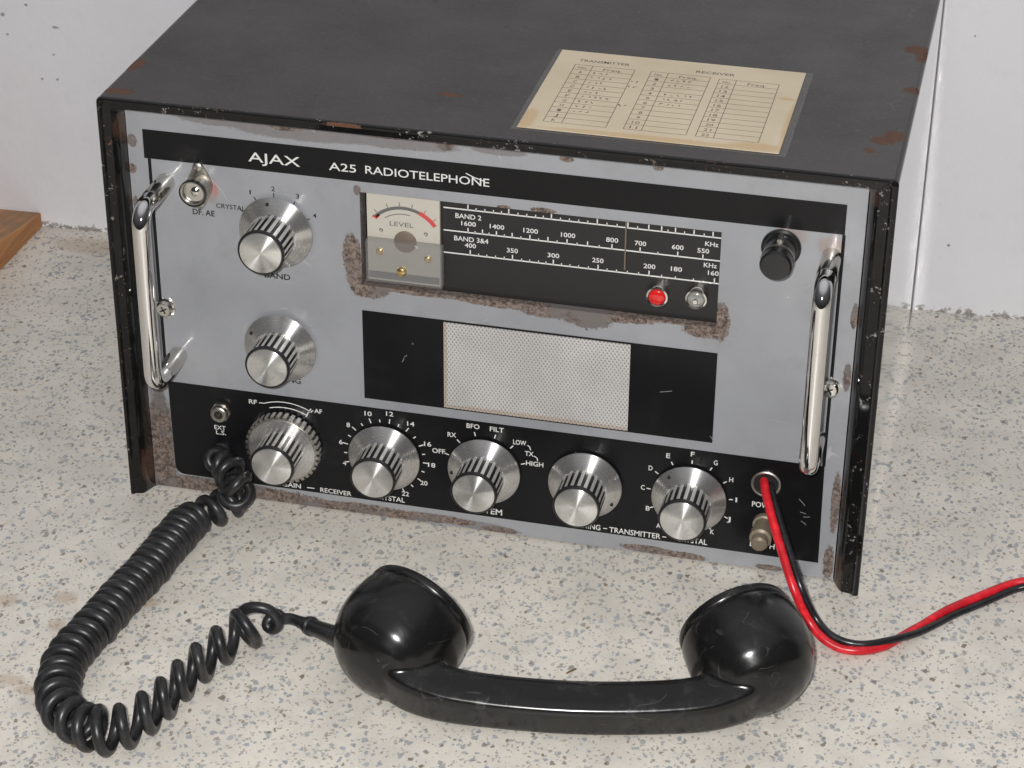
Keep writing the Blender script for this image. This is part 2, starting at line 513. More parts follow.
def mat_chrome(name="chrome_plate", rough=.06, pit=.3, tint=(.80, .79, .78)):
    m = NT(name)
    p = m.ramp(m.noise(160, 5, .7), .60, .75)
    col = m.mix(m.math('MULTIPLY', p, pit), tint, (.30, .25, .20))
    m.P(base=col, metal=1.0, rough=m.fmix(p, rough, rough + .22), normal=m.bump(m.noise(60, 2), .03, .0006))
    return m.mat


def mat_bakelite():
    m = NT("black_bakelite")
    scr = m.ramp(m.noise(55, 6, .72, dist=.6), .50, .80)
    col = m.mix(m.math('MULTIPLY', m.math('MAXIMUM', scr, m.math('MULTIPLY', m.ramp(m.noise(750, 3, .7), .56, .8), .7)), .6), (.0065, .0065, .0065), (.040, .038, .036))
    hr = m.math('MAXIMUM', m.hairs(26, .004, .54), m.hairs(60, .005, .58))
    col = m.mix(m.math('MULTIPLY', hr, .38), col, (.085, .08, .075))
    m.P(base=col, rough=m.fmix(scr, .20, .44), spec=.5,
        normal=m.bump(m.noise(110, 4, .6), .035, .0012))
    return m.mat


def mat_rubber(name, c, rough):
    m = NT(name)
    col = m.mix(m.ramp(m.noise(90, 4, .65), .4, .75), c, tuple(min(1, q * 2.1 + .006) for q in c))
    m.P(base=col, rough=m.fmix(m.noise(200, 3), rough * .8, rough * 1.3), normal=m.bump(m.noise(900, 2), .05, .0004))
    return m.mat


def mat_paper():
    m = NT("yellowed_card")
    base = m.mix(m.ramp(m.noise(22, 4), .35, .7), (.70, .60, .435), (.64, .54, .38))
    st = m.blobs([(248, 32, 5, 14), (395, 60, 5, 44), (380, 25, 16, 5), (386, 96, 5, 2.2), (320, 22, 60, 3)], ('X', 'Y'), 120, .9, .6)
    base = m.mix(m.math('MULTIPLY', st, .5), base, (.55, .34, .12))
    m.P(base=base, rough=.5, spec=.4, normal=m.bump(m.noise(60, 3), .08, .001))
    return m.mat


def mat_grille():
    m = NT("woven_speaker_mesh")
    xyz = m.n("SeparateXYZ"); m.t.links.new(m.co, xyz.inputs[0])
    f = m.math('MULTIPLY', m.math('SINE', m.math('MULTIPLY', xyz.outputs['X'], 2 * math.pi / .0023)), m.math('SINE', m.math('MULTIPLY', xyz.outputs['Z'], 2 * math.pi / .0035)))
    f = m.math('ADD', m.math('MULTIPLY', f, .5), .5)
    hole = m.ramp(f, .52, .86)
    nn = m.noise(26, 3)
    wire = m.mix(m.ramp(nn, .35, .7), (.60, .59, .575), (.51, .50, .485))
    edge = m.blobs([(259, 86.5, 80, 3.0), (204, 115, 1.5, 40)], ('X', 'Z'), 150, .7, .5)
    wire = m.mix(m.math('MULTIPLY', edge, .55), wire, (.42, .30, .18))
    col = m.mix(m.math('MULTIPLY', hole, .62), wire, (.14, .13, .13))
    m.P(base=col, metal=.25, rough=.5, normal=m.bump(m.math('SUBTRACT', 1.0, f), .5, .0006))
    return m.mat


def mat_wood():
    m = NT("bare_wood")
    g = m.noise(22, 5, .6, vec=m.mapping((9, .5, 5)), dist=1.0)
    col = m.mix(m.ramp(g, .35, .68), (.56, .27, .105), (.38, .165, .06))
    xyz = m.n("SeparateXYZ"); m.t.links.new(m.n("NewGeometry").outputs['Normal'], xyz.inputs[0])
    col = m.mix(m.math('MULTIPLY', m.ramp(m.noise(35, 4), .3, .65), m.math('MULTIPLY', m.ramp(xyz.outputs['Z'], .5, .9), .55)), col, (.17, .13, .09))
    m.P(base=col, rough=.65, normal=m.bump(g, .3, .001))
    return m.mat


M = dict(
    counter=mat_counter(), wall=mat_wall(),
    case_top=mat_case("dusty_black_enamel", .42, True), case_side=mat_case("gloss_black_enamel", .05, False),
    panel=mat_panel(), print=mat_black_print(),
    white=simple("white_ink", (.68, .68, .66), .5), terminal=simple("dirty_tan_terminal", (.24, .20, .145), .42, .25), straw=simple("dry_straw", (.15, .095, .045), .7), scratch=simple("bare_scratch", (.20, .20, .20), .5), black_ink=simple("black_ink", (.010, .010, .012), .6, spec=.15),
    spun=mat_spun("spun_aluminium"), skirt=mat_spun("turned_aluminium_skirt", (.67, .66, .645), .28, .9, .90),
    flute=simple("bright_flute_metal", (.76, .75, .72), .34, .6), groove=simple("black_flute_groove", (.012, .012, .012), .35),
    chrome=mat_chrome(), dull=mat_chrome("dull_nickel", .40, .75, (.44, .42, .38)), nickel=mat_chrome("nickel_plate", .16, .4, (.66, .64, .60)),
    bakelite=mat_bakelite(), plastic=simple("black_plastic", (.012, .012, .013), .25), cord=mat_rubber("black_cord_rubber", (.013, .013, .014), .34),
    wire_red=mat_rubber("red_wire_insulation", (.50, .010, .018), .30), wire_black=mat_rubber("black_wire_insulation", (.008, .008, .010), .26),
    paper=mat_paper(), ink=simple("faded_print", (.13, .11, .09), .6), pen=simple("pen_ink", (.11, .095, .11), .6),
    grille=mat_grille(), wood=mat_wood(), dark=simple("dark_recess", (.006, .006, .006), .7),
    dial=simple("black_dial_plate", (.016, .015, .015), .42), meter=simple("meter_card", (.50, .475, .41), .5),
    red_ink=simple("red_scale_ink", (.55, .07, .07), .5), grey_ink=simple("grey_scale_ink", (.12, .12, .12), .5),
    brass=simple("brass_screw", (.75, .55, .25), .28, 1.0), pointer=simple("dial_pointer", (.16, .12, .09), .45),
)
_m = NT("red_lamp_lens"); _m.P(base=(.62, .015, .015), rough=.12, coat=.6, coatr=.03); M['red'] = _m.mat
_m = NT("clear_lamp_lens"); _m.P(base=(.33, .33, .31), rough=.12, coat=.6, coatr=.03, metal=.3); M['lens'] = _m.mat
_m = NT("clear_cover"); _m.P(base=(.30, .30, .29), rough=.12, alpha=.30, coat=.3, coatr=.05); M['cover'] = _m.mat
_m = NT("tape_film"); _m.P(base=(.35, .33, .32), rough=.25, alpha=.14); M['tape'] = _m.mat


def tag(o, label=None, cat=None, kind=None, group=None):
    if label: o['label'] = label
    if cat: o['category'] = cat
    if kind: o['kind'] = kind
    if group: o['group'] = group
    return o


def empty(name, loc=(0, 0, 0)):
    o = bpy.data.objects.new(name, None)
    COL.objects.link(o)
    o.location = loc
    o.empty_display_size = .05
    return o


# ------------------------------------------------------------------ setting
b = MB(); b.box(-1.6, 2.2, -0.85, 0.52, -.04, 0)
tag(b.build("countertop", M['counter']), kind='structure')
b = MB()
_sl = .0442
_wy = lambda x: .3526 + _sl * x
xs = [-1.6, 2.2]
b.add([(xs[0], _wy(xs[0]), -.03), (xs[1], _wy(xs[1]), -.03), (xs[1], _wy(xs[1]) + .12, -.03), (xs[0], _wy(xs[0]) + .12, -.03),
       (xs[0], _wy(xs[0]), 1.5), (xs[1], _wy(xs[1]), 1.5), (xs[1], _wy(xs[1]) + .12, 1.5), (xs[0], _wy(xs[0]) + .12, 1.5)],
      [(0, 1, 5, 4), (1, 2, 6, 5), (2, 3, 7, 6), (3, 0, 4, 7), (4, 5, 6, 7), (0, 3, 2, 1)])
tag(b.build("wall", M['wall']), kind='structure')

# ------------------------------------------------------------------ the radiotelephone
W, H, D, YP = .46, .2708, .332, .013
radio = tag(empty("radiotelephone"), "grey fronted radiotelephone with silver knobs and chrome handles in a worn black case", "radio")
# case: U-shaped sheet (left, top, right) with a lip that falls back to the panel
stn = [(D, 0), (.0040, 0), (.0030, 0), (.0014, 0), (.0004, .035), (0, .09), (0, .20), (.0016, .27), (.0024, .62), (.0040, .72), (.0128, 1.0), (.030, 1.0)]
il, it, ir = .0120, .0108, .0162
b = MB()
rc = .003


def uloop(y, f):
    a, t, r = il * f, it * f, ir * f
    P_ = [(a, y, .0003), (a, y, .1), (a, y, .2), (a, y, H - t - rc - .0012), (a, y, H - t - rc)]
    P_ += [(a + rc * (1 - math.cos(q)), y, H - t - rc * (1 - math.sin(q))) for q in (math.pi / 8, math.pi / 4, 3 * math.pi / 8)]
    P_ += [(a + rc, y, H - t), (a + rc + .0012, y, H - t)] + [(a + (W - r - a) * k / 6, y, H - t) for k in range(1, 6)] + [(W - r - rc - .0012, y, H - t), (W - r - rc, y, H - t)]
    P_ += [(W - r - rc * (1 - math.sin(q)), y, H - t - rc * (1 - math.cos(q))) for q in (math.pi / 8, math.pi / 4, 3 * math.pi / 8)]
    P_ += [(W - r, y, H - t - rc), (W - r, y, H - t - rc - .0012), (W - r, y, .2), (W - r, y, .1), (W - r, y, .0003)]
    return P_


loops = [uloop(y, f) for y, f in stn]
nn = len(loops[0])
o0 = len(b.v)
for L in loops: b.v += L
for i in range(len(loops) - 1):
    for k in range(nn - 1):
        b.f.append((o0 + i * nn + k, o0 + i * nn + k + 1, o0 + (i + 1) * nn + k + 1, o0 + (i + 1) * nn + k))
        top = 8 <= k <= nn - 10 and i <= 1
        b.m.append(0 if top else 1)
b.f.append(tuple(o0 + k for k in range(nn))); b.m.append(1)
b.box(.004, W - .004, .03, D - .001, .0006, .003, 1)
case = b.build("case", [M['case_top'], M['case_side']], radio, angle=28)

# front panel with the dial window cut in it
px0, px1, pz0, pz1 = .0123, .4436, .0012, .2597
wx0, wx1, wz0, wz1 = .1535, .3645, .1625, .2230
b = MB()
yb = YP + .0110
o = [(px0, pz0), (px1, pz0), (px1, pz1), (px0, pz1)]; q = [(wx0, wz0), (wx1, wz0), (wx1, wz1), (wx0, wz1)]
for y in (YP, yb):
    b.v += [(x, y, z) for x, z in o] + [(x, y, z) for x, z in q]
for k in range(4):
    k2 = (k + 1) % 4
    b.f += [(k, k2, 4 + k2, 4 + k), (8 + k, 12 + k, 12 + k2, 8 + k2), (k, 8 + k, 8 + k2, k2), (4 + k, 4 + k2, 12 + k2, 12 + k)]
    b.m += [0] * 4
panel = b.build("front_panel", M['panel'], radio, smooth=False)
e_ = .00035


def plate(name, poly, y, th, mat, parent):
    b = MB(); n = len(poly)
    b.v = [(x, y, z) for x, z in poly] + [(x, y + th, z) for x, z in poly]
    b.f = [tuple(range(n)), tuple(reversed(range(n, 2 * n)))] + [(k, (k + 1) % n, n + (k + 1) % n, n + k) for k in range(n)]
    b.m = [0] * len(b.f)
    return b.build(name, mat, parent, smooth=False)


def rect(x0, x1, z0, z1): return [(x0, z0), (x1, z0), (x1, z1), (x0, z1)]


yt = YP - e_
plate("header_band", rect(.0222, .4326, .2298, .2481), yt, e_ - .00002, M['print'], panel)
arc = [(.0268 + .006 - .006 * math.cos(a), .0123 + .006 - .006 * math.sin(a)) for a in [math.pi / 2 * i / 6 for i in range(7)]]
plate("control_band", arc + [(.4340, .0116), (.4328, .0792), (.0260, .0792)], yt, e_ - .00002, M['print'], panel)
plate("trim_line", rect(.0243, .0262, .0794, .2296), yt, e_ - .00002, M['print'], panel)
plate("trim_line", rect(.4313, .4332, .0794, .2296), yt, e_ - .00002, M['print'], panel)
plate("speaker_surround", rect(.1531, .3662, .0855, .1458), yt, e_ - .00002, M['print'], panel)
plate("speaker_grille", rect(.2032, .3155, .0866, .1447), yt - .0006, .0007, M['grille'], panel)

def nb(b, mat, parent, name="lettering"):
    if b.v: b.build(name, mat, parent, smooth=False)
    return MB()


# lettering on the panel
yl = yt - .00015
b = MB()
mm = .001
put_text(b, "AJAX", 86.8 * mm, 118.3 * mm, 235.1 * mm, 6.0 * mm, yl, .004)
b = nb(b, M['white'], panel)
put_text(b, "A25", 135.7 * mm, 152.0 * mm, 235.2 * mm, 4.9 * mm, yl, .004)
b = nb(b, M['white'], panel)
put_text(b, "RADIOTELEPHONE", 157.5 * mm, 230.8 * mm, 235.5 * mm, 4.9 * mm, yl, .004)
b = nb(b, M['white'], panel)
b.strip([(.217, .2425), (.2215, .2405), (.2275, .2388)], .0006, yl - .0001)
b = nb(b, M['white'], panel)
b = MB()
yk = YP - .00015
put_text(b, "CRYSTAL", .0651, .0831, .2026, .0029, yk, 0.008)
b = nb(b, M['black_ink'], panel)
put_text(b, "DF. AE", .0501, .0638, .1966, .0036, yk, 0.016)
b = nb(b, M['black_ink'], panel)
put_text(b, "BAND", .0930, .1091, .1600, .0036, yk, 0.014)
b = nb(b, M['black_ink'], panel)
put_text(b, "TUNING", .0913, .1127, .0894, .0035, yk, 0.014)
b = nb(b, M['black_ink'], panel)
put_text(b, "FUSE", .3905, .4040, .2060, .0033, yk, 0.004)
b = nb(b, M['black_ink'], panel)
for t, x, z in (('1', 86.7, 215.2), ('2', 101, 218.9), ('3', 115.7, 215.9), ('4', 125.8, 204.6)):
    put_c(b, t, x * mm, z * mm, .0029, yk)
kx, kz = .1022, .1920
for x, z in ((89.5, 211.3), (101.2, 214.8), (113.3, 210.8), (121.5, 201.6), (80.8, 202.4)):
    a = math.atan2(z * mm - kz, x * mm - kx)
    r0 = math.hypot(x * mm - kx, z * mm - kz)
    b.strip([(kx + math.cos(a) * (r0 - .0014), kz + math.sin(a) * (r0 - .0014)), (kx + math.cos(a) * (r0 + .0014), kz + math.sin(a) * (r0 + .0014))], .0006, yk)
b = nb(b, M['black_ink'], panel)
b = MB()
KZ = .0456


def tick(cx, cz, ang, r0, r1, wd=.0007):
    c, s_ = math.cos(ang), math.sin(ang)
    b.strip([(cx + c * r0, cz + s_ * r0), (cx + c * r1, cz + s_ * r1)], wd, yl)


put_text(b, "EXT", .0548, .0622, .0490, .0030, yl, .012)
put_text(b, "L.S.", .0557, .0622, .0455, .0030, yl, .012)
b = nb(b, M['white'], panel)
put_text(b, "RF", .0786, .0838, .0710, .0030, yl, .012)
b = nb(b, M['white'], panel)
put_text(b, "AF", .1207, .1257, .0703, .0030, yl, .012)
b = nb(b, M['white'], panel)
put_text(b, "GAIN", .0975, .1098, .0136, .0033, yl, .012)
b.strip([(.1138, .0150), (.1188, .0151)], .0006, yl)
b = nb(b, M['white'], panel)
put_text(b, "RECEIVER", .1225, .1428, .0132, .0032, yl, .008)
b = nb(b, M['white'], panel)
put_text(b, "CRYSTAL", .1575, .1774, .0138, .0034, yl, .012)
b = nb(b, M['white'], panel)
put_text(b, "SYSTEM", .2188, .2394, .0143, .0041, yl, .012)
b = nb(b, M['white'], panel)
put_text(b, "TUNING", .2835, .3010, .0134, .0037, yl, .012)
b.strip([(.3027, .0152), (.3052, .0152)], .0006, yl)
b = nb(b, M['white'], panel)
put_text(b, "TRANSMITTER", .3065, .3382, .0131, .0037, yl, .010)
b.strip([(.3392, .0150), (.3417, .0150)], .0006, yl)
b = nb(b, M['white'], panel)
put_text(b, "CRYSTAL", .3480, .3667, .0134, .0038, yl, .012)
b = nb(b, M['white'], panel)
put_text(b, "POWER", .3921, .4073, .0454, .0036, yl, .012)
b = nb(b, M['white'], panel)
put_text(b, "EARTH", .3925, .4074, .0171, .0036, yl, .012)
b = nb(b, M['white'], panel)
# volume arcs above the gain knob
def arcs(cx, cz, r, a0, a1, n=14): return [(cx + r * math.cos(math.radians(a0 + (a1 - a0) * i / n)), cz + r * math.sin(math.radians(a0 + (a1 - a0) * i / n))) for i in range(n + 1)]
b.strip([(.0852, .0724)] + arcs(.1015, .0400, .0350, 112, 60), .0006, yl)
b.strip(arcs(.1015, .0400, .0312, 108, 64), .0006, yl)
b.strip([(.1152, .0667), (.1168, .0700), (.1186, .0728)], .0008, yl)
b.strip([(.1168, .0700), (.1200, .0717)], .0007, yl)
b = nb(b, M['white'], panel)
# receiver crystal scale 4..22
nums = [('4', 139, 36.9), ('6', 137.1, 51.9), ('8', 142.2, 64.9), ('10', 155.1, 74.8), ('12', 168.8, 76.6), ('14', 182, 71.5), ('16', 192.5, 58.7), ('18', 194.9, 44.0), ('20', 189.8, 30.2), ('22', 177.8, 20.4)]
tk = [(139.8, 37.8), (141, 51.1), (145.9, 62.7), (156.1, 70.2), (168.7, 72.1), (180.1, 67.5), (188.2, 56.9), (190.3, 44.8), (186.2, 32.6), (176.3, 23.4)]
for t, x, z in nums: put_c(b, t, x * mm, z * mm, .0031, yl, .74, .012)
cx, cz = .1652, KZ
angs = []
for x, z in tk:
    angs.append(math.atan2(z * mm - cz, x * mm - cx))
angs = [a if a > -2.9 else a + 2 * math.pi for a in angs]
for i, a in enumerate(angs):
    tick(cx, cz, a, .0242, .0275)
    if i: tick(cx, cz, (a + angs[i - 1]) / 2 if abs(a - angs[i - 1]) < 3 else (a + angs[i - 1] - 2 * math.pi) / 2, .0242, .0262)
b = nb(b, M['white'], panel)
# system switch
for t, x, z in (('OFF', 199.4, 54.8), ('RX', 207.8, 67.6), ('BFO', 221.0, 75.6), ('FILT', 235.8, 75.4), ('LOW', 250, 68.4), ('TX', 256, 61.4), ('HIGH', 259.4, 54.7)):
    put_c(b, t, x * mm, z * mm, .0032, yl, .84 if t != 'FILT' else .68, .012)
for x, z in ((204.6, 53.4), (212, 63.6), (222.2, 70.1), (234.7, 70.2), (245, 64.4), (252.2, 53.6)):
    a = math.atan2(z * mm - KZ, x * mm - .2283)
    r = math.hypot(z * mm - KZ, x * mm - .2283)
    tick(.2283, KZ, a, r - .0013, r + .0015)
b.strip([(.2548, .0672), (.2562, .0663), (.2568, .0640)], .0006, yl)
b.strip([(.2588, .0602), (.2608, .0592), (.2613, .0570)], .0006, yl)
b = nb(b, M['white'], panel)
# transmitter crystal letters
for t, x, z in (('A', 336.5, 22.6), ('B', 329.6, 34.0), ('C', 326.1, 48.4), ('D', 330.3, 62.7), ('E', 340.5, 72.9), ('F', 355.1, 76.2), ('G', 369, 72.3), ('H', 378.8, 62.0), ('I', 382.6, 48.4), ('J', 378.8, 34.2), ('K', 369.4, 23.4)):
    put_c(b, t, x * mm, z * mm, .0032, yl, .74, .012)
    a = math.atan2(z * mm - KZ, x * mm - .3545)
    tick(.3545, KZ, a, .0238, .0262)
b = nb(b, M['white'], panel)

for A_, B_ in (((799, 499), (805, 506)), ((800, 512), (806, 514)), ((803, 517), (810, 517)), ((801, 521), (806, 525)), ((402, 362), (404, 358)), ((404, 357), (407, 355)), ((660, 392), (672, 391)), ((710, 436), (713, 441)), ((575, 452), (578, 455))):
    p0, p1 = at(*A_, 1, yl), at(*B_, 1, yl)
    b.strip([(p0.x, p0.z), ((p0.x + p1.x) / 2 + .0003, (p0.z + p1.z) / 2), (p1.x, p1.z)], .00045, yl)
    b = nb(b, M['scratch'], panel, "paint_scratch")

# ------------------------------------------------------------------ dial behind the window
yd = .0182
b = MB(); b.box(.2012, wx1 + .003, yd, yd + .002, wz0 - .003, wz1 + .003)
dial = b.build("dial", M['dial'], radio, smooth=False)
b = MB(); y2 = yd - .0002
x0, x1 = .2022, .3640
for z in (.2168, .2024, .1880): b.strip([(x0, z), (x1, z)], .0008, y2)
def ticks(z, major, minor, h1, h0):
    for x in major: b.strip([(x * mm, z), (x * mm, z + h1)], .0007, y2)
    for x in minor: b.strip([(x * mm, z), (x * mm, z + h0)], .0006, y2)
ticks(.2168, [216.8, 240.9, 265.9, 292.6, 310.3, 322.3, 329.7, 337.6, 348.2, 359.0], [221.6, 226.8, 231.9, 236.6, 246.3, 251.5, 256.7, 261.2, 271.2, 276.4, 281.8, 287.1, 298.2, 304.1, 315.9, 333.3, 342.8, 354.0], .0034, .0017)
ticks(.2024, [216.8, 233.7, 253.5, 275.3, 301.5, 317.8, 339.5, 353.9, 225.4, 243.0, 264.1, 287.3], [221, 229.3, 238.4, 248.2, 258.6, 269.5, 281.2, 294.1, 328.1], .0029, .0014)
ticks(.1880, [218.1, 243.3, 267.5, 293.8, 323.5, 361.2], [223.1, 228, 233.2, 238.4, 248.7, 253.5, 258.8, 263.2, 272.3, 277.3, 282.4, 288.2, 299.1, 304.6, 310.9, 317.5, 330.8, 338.8, 349.2], .0032, .0015)
b.build("scale_lines", M['white'], dial, smooth=False)
b = MB()
for t, l, r, z, h in (('BAND 2', 209.3, 224.7, 211.0, 3.0), ('1600', 212.8, 221.5, 206.6, 2.8), ('1400', 229.7, 238.3, 206.7, 2.8), ('1200', 249.6, 258.2, 206.6, 2.8), ('1000', 271.7, 280, 206.5, 2.8),
                      ('800', 298, 305, 206.6, 2.8), ('700', 314.6, 321.2, 206.5, 2.8), ('600', 336, 342.7, 206.7, 2.8), ('550', 350.6, 357.3, 206.3, 2.8), ('KHz', 354.8, 362.4, 211, 2.8),
                      ('BAND 3&4', 208.5, 228.9, 196.5, 3.0), ('400', 214.8, 221.5, 192.7, 2.8), ('350', 239.9, 246.5, 192.6, 2.8), ('300', 264, 270.9, 192.5, 2.8), ('250', 290.3, 296.9, 192.6, 2.8),
                      ('200', 320.2, 327, 192.6, 2.8), ('180', 336, 342.4, 192.8, 2.8), ('KHz', 354.7, 362.2, 197.6, 2.8), ('160', 357.3, 363.5, 192.9, 2.8)):
    put_text(b, t, l * mm, r * mm, z * mm, h * mm, y2, .012)
b.build("lettering", M['white'], dial, smooth=False)
b = MB(); b.box(.3091, .3099, yd - .0016, yd - .0010, .1905, .2228)
b.build("pointer", M['pointer'], dial, smooth=False)

# level meter
meter = MB(); meter.box(.1565, .2003, .0166, .0200, .1655, .2222)
meter = meter.build("level_meter", M['meter'], radio, smooth=False); 
b = MB(); ym = .0164
ac, az = .1785, .1905
b.strip(arcs(ac, az, .0235, 136, 66, 20), .0020, ym, 0)
b.strip(arcs(ac, az, .0235, 66, 36, 12), .0026, ym, 1)
b.strip([(.1600, .2073), (.1622, .2060), (.1640, .2083)], .0018, ym, 1)
for a in (130, 112, 95, 78, 60, 44):
    b.strip([(ac + .0247 * math.cos(math.radians(a)), az + .0247 * math.sin(math.radians(a))), (ac + .0272 * math.cos(math.radians(a)), az + .0272 * math.sin(math.radians(a)))], .0005, ym, 0 if a > 66 else 1)
b.strip(arcs(ac, az, .0196, 125, 78, 12), .0005, ym, 0)
b.build("scale_lines", [M['grey_ink'], M['red_ink']], meter, smooth=False)
b = MB(); put_text(b, "LEVEL", .1702, .1846, .2020, .0029, ym, .004)
b.build("lettering", M['grey_ink'], meter, smooth=False)
b = MB(); b.lathe([(.0068, 0), (.0068, .0008), (.0060, .0012)], 32, 0, (.1795, .0166, .1925))
b.build("needle_pivot", M['pointer'], meter)
b = MB(); b.tube([(.1790, .0158, .1930), (.1835, .0158, .1925), (.1872, .0158, .1897)], .0004, 6)
b.build("needle", M['white'], meter)
for x, z in ((.1650, .1985), (.1920, .1990)):
    b = MB(); b.lathe([(.0012, 0), (.0012, .0004), (.0007, .0008)], 16, 0, (x, .0166, z))
    b.build("rivet", M['nickel'], meter)
b = MB(); b.box(.1566, .2030, .0105, .0163, .1668, .1942)
bevel(b.build("clear_cover", M['cover'], meter, smooth=False), .0012, 2)
b = MB(); b.lathe([(.0028, 0), (.0030, .001), (.0026, .0022), (.0014, .0028)], 24, 0, (.1788, .0104, .1762))
b.build("brass_screw", M['brass'], meter)
for x, z in ((.1640, .1846), (.1930, .1830)):
    b = MB(); b.lathe([(.0022, 0), (.0022, .0012), (.0014, .0018)], 16, 0, (x, .0166, z))
    b.build("mounting_post", M['brass'], meter)
b = MB(); b.box(.1570, .1998, .0160, .0165, .1670, .1712)
b.build("lower_frame", M['grey_ink'], meter, smooth=False)
# lamps
for x, z, mt in ((.3296, .1778, 'red'), (.3521, .1792, 'lens')):
    b = MB(); b.lathe([(.0064, 0), (.0066, .004), (.0062, .0058), (.0052, .0060), (.0050, .0040)], 36, 0, (0, 0, 0), True, False)
    lamp = b.build("indicator_lamp", M['nickel'], radio, (x, yd - .0001, z))
    b = MB(); R_ = .0049
    b.lathe([(R_, .003), (R_, .0062)] + [(R_ * math.cos(a), .0062 + R_ * .28 * math.sin(a)) for a in (.35, .7, 1.05, 1.35)], 32)
    b.build("lens", M[mt], lamp)
    if mt == 'lens':
        b = MB(); b.lathe([(.0016, .0086), (.0013, .0092)], 16, 0)
        b.build("filament_tip", M['chrome'], lamp)

# ------------------------------------------------------------------ knobs
def gear(mb, n, r_out, r_in, d0, d1, duty=.56, m_out=0, m_in=1):
    """fluted drum: bright ridges, black grooves"""
    vs = []; mats = []
    for k in range(n):
        a = 2 * math.pi * k / n; st = 2 * math.pi / n
        for f, r in ((0, r_in), (.06, r_out), (duty / 2, r_out * 1.003), (duty - .06, r_out), (duty, r_in)):
            vs.append((r * math.cos(a + st * f), r * math.sin(a + st * f)))
        mats += [m_in, m_out, m_out, m_in, m_in]
    N = len(vs); o = len(mb.v)
    for d in (d0, d1): mb.v += [(x, -d, z) for x, z in vs]
    for k in range(N):
        k2 = (k + 1) % N
        mb.f.append((o + k, o + k2, o + N + k2, o + N + k)); mb.m.append(mats[k])
    mb.f.append(tuple(o + N + k for k in range(N))); mb.m.append(m_in)
    mb.f.append(tuple(o + k for k in range(N))); mb.m.append(m_in)


def knob(x, z, out, rc=.0134, wheel=False, dot=None):
    kb = MB()
    d1 = out
    base = .0092 if wheel else .0088
    gear(kb, 22, rc, rc - .0012, base - .003, d1 - .0016, .62)
    kb.lathe([(rc + .0001, d1 - .0020), (rc + .0002, d1 - .0006), (rc - .0003, d1), (rc - .0010, d1 + .0001), (rc - .0011, d1 - .0004)], 56, 1)
    k = kb.build("knob", [M['flute'], M['groove']], radio, (x, YP, z), angle=25)
    c = MB(); c.lathe([(rc - .0012, d1 - .0008), (rc - .0013, d1 + .0002), (rc - .0016, d1 + .0004)], 56)
    c.build("cap", M['spun'], k)
    s = MB()
    if wheel:
        gear(s, 36, .0237, .0222, .0022, .0080, .68, 0, 1)
        s.lathe([(.0215, .0070, 2), (.0214, .0084, 2), (.0210, .0088, 2), (rc + .0010, .0092, 2)], 64, 2)
        s.build("skirt", [M['flute'], M['dull'], M['skirt']], k, angle=25)
    else:
        s.lathe([(.0222, .0018), (.0226, .0024), (.0226, .0031), (.0222, .0036), (.0145, .0088), (.0130, .0090)], 72)
        s.build("skirt", M['skirt'], k, angle=20)
    if dot is not None:
        r = .0195; dx, dz = r * math.cos(dot), r * math.sin(dot)
        q = MB(); q.lathe([(.0011, .0050), (.0011, .0060)], 14, 0, (dx, 0, dz))
        q.build("index_dot", M['groove'], k)
    # grub screw shadow slot on the drum
    return k


R_ = math.radians
knob(.1022, .1918, .0302, .0140, dot=R_(100))
knob(.1014, .1140, .0272, .0138, dot=R_(150))
knob(.1012, KZ - .0006, .0280, .0139, wheel=True)
knob(.1652, KZ, .0275, .0141)
knob(.2283, KZ, .0280, .0142, dot=R_(185))
knob(.2911, KZ, .0280, .0143, dot=R_(-28))
knob(.3545, KZ, .0270, .0143, dot=R_(128))

# ------------------------------------------------------------------ handles
def handle(x, z0, z1, yo):
    r = .0054; bend = .0105
    P_ = [(x, YP + .001, z1)]
    n = 10
    P_.append((x, YP - .004, z1))
    for i in range(n + 1):
        a = math.pi / 2 * i / n
        P_.append((x, yo + bend - bend * math.sin(a), z1 - bend + bend * math.cos(a)))
    for t in (.2, .4, .6, .8): P_.append((x, yo, z1 - bend + (z0 + bend - z1 + bend) * t))
    for i in range(n + 1):
        a = math.pi / 2 * i / n
        P_.append((x, yo + bend - bend * math.cos(a), z0 + bend - bend * math.sin(a)))
    P_.append((x, YP - .004, z0)); P_.append((x, YP + .001, z0))
    b = MB(); b.tube(P_, r, 24)
    hd = b.build("handle", M['chrome'], radio, angle=50)
    for zz in (z0, z1):
        b = MB(); b.lathe([(r + .0001, -.001), (r + .0003, 0), (r + .0003, YP - yo - bend - .006), (r + .0000, YP - yo - bend - .005)], 28, 0, (x, YP, zz), False, False)
        b.build("collar", M['nickel'], hd, angle=40)
    return hd


handle(.0345, .0990, .2155, -.0285)
handle(.4265, .0990, .2155, -.0285)
for x, z in ((.0283, .1312), (.4318, .1326)):
    b = MB(); b.lathe([(.0064, 0), (.0064, .0012), (.0052, .0016), (.0052, .0028), (.0042, .0039), (.0022, .0043)], 28)
    s = b.build("panel_screw", M['nickel'], radio, (x, YP - .0001, z))
    b = MB()
    for a in (.5, .5 + math.pi / 2):
        c, q = math.cos(a) * .0024, math.sin(a) * .0024
        b.tube([(-c, -.0043, -q), (c, -.0043, q)], .0005, 6)
    b.build("cross_slot", M['groove'], s)

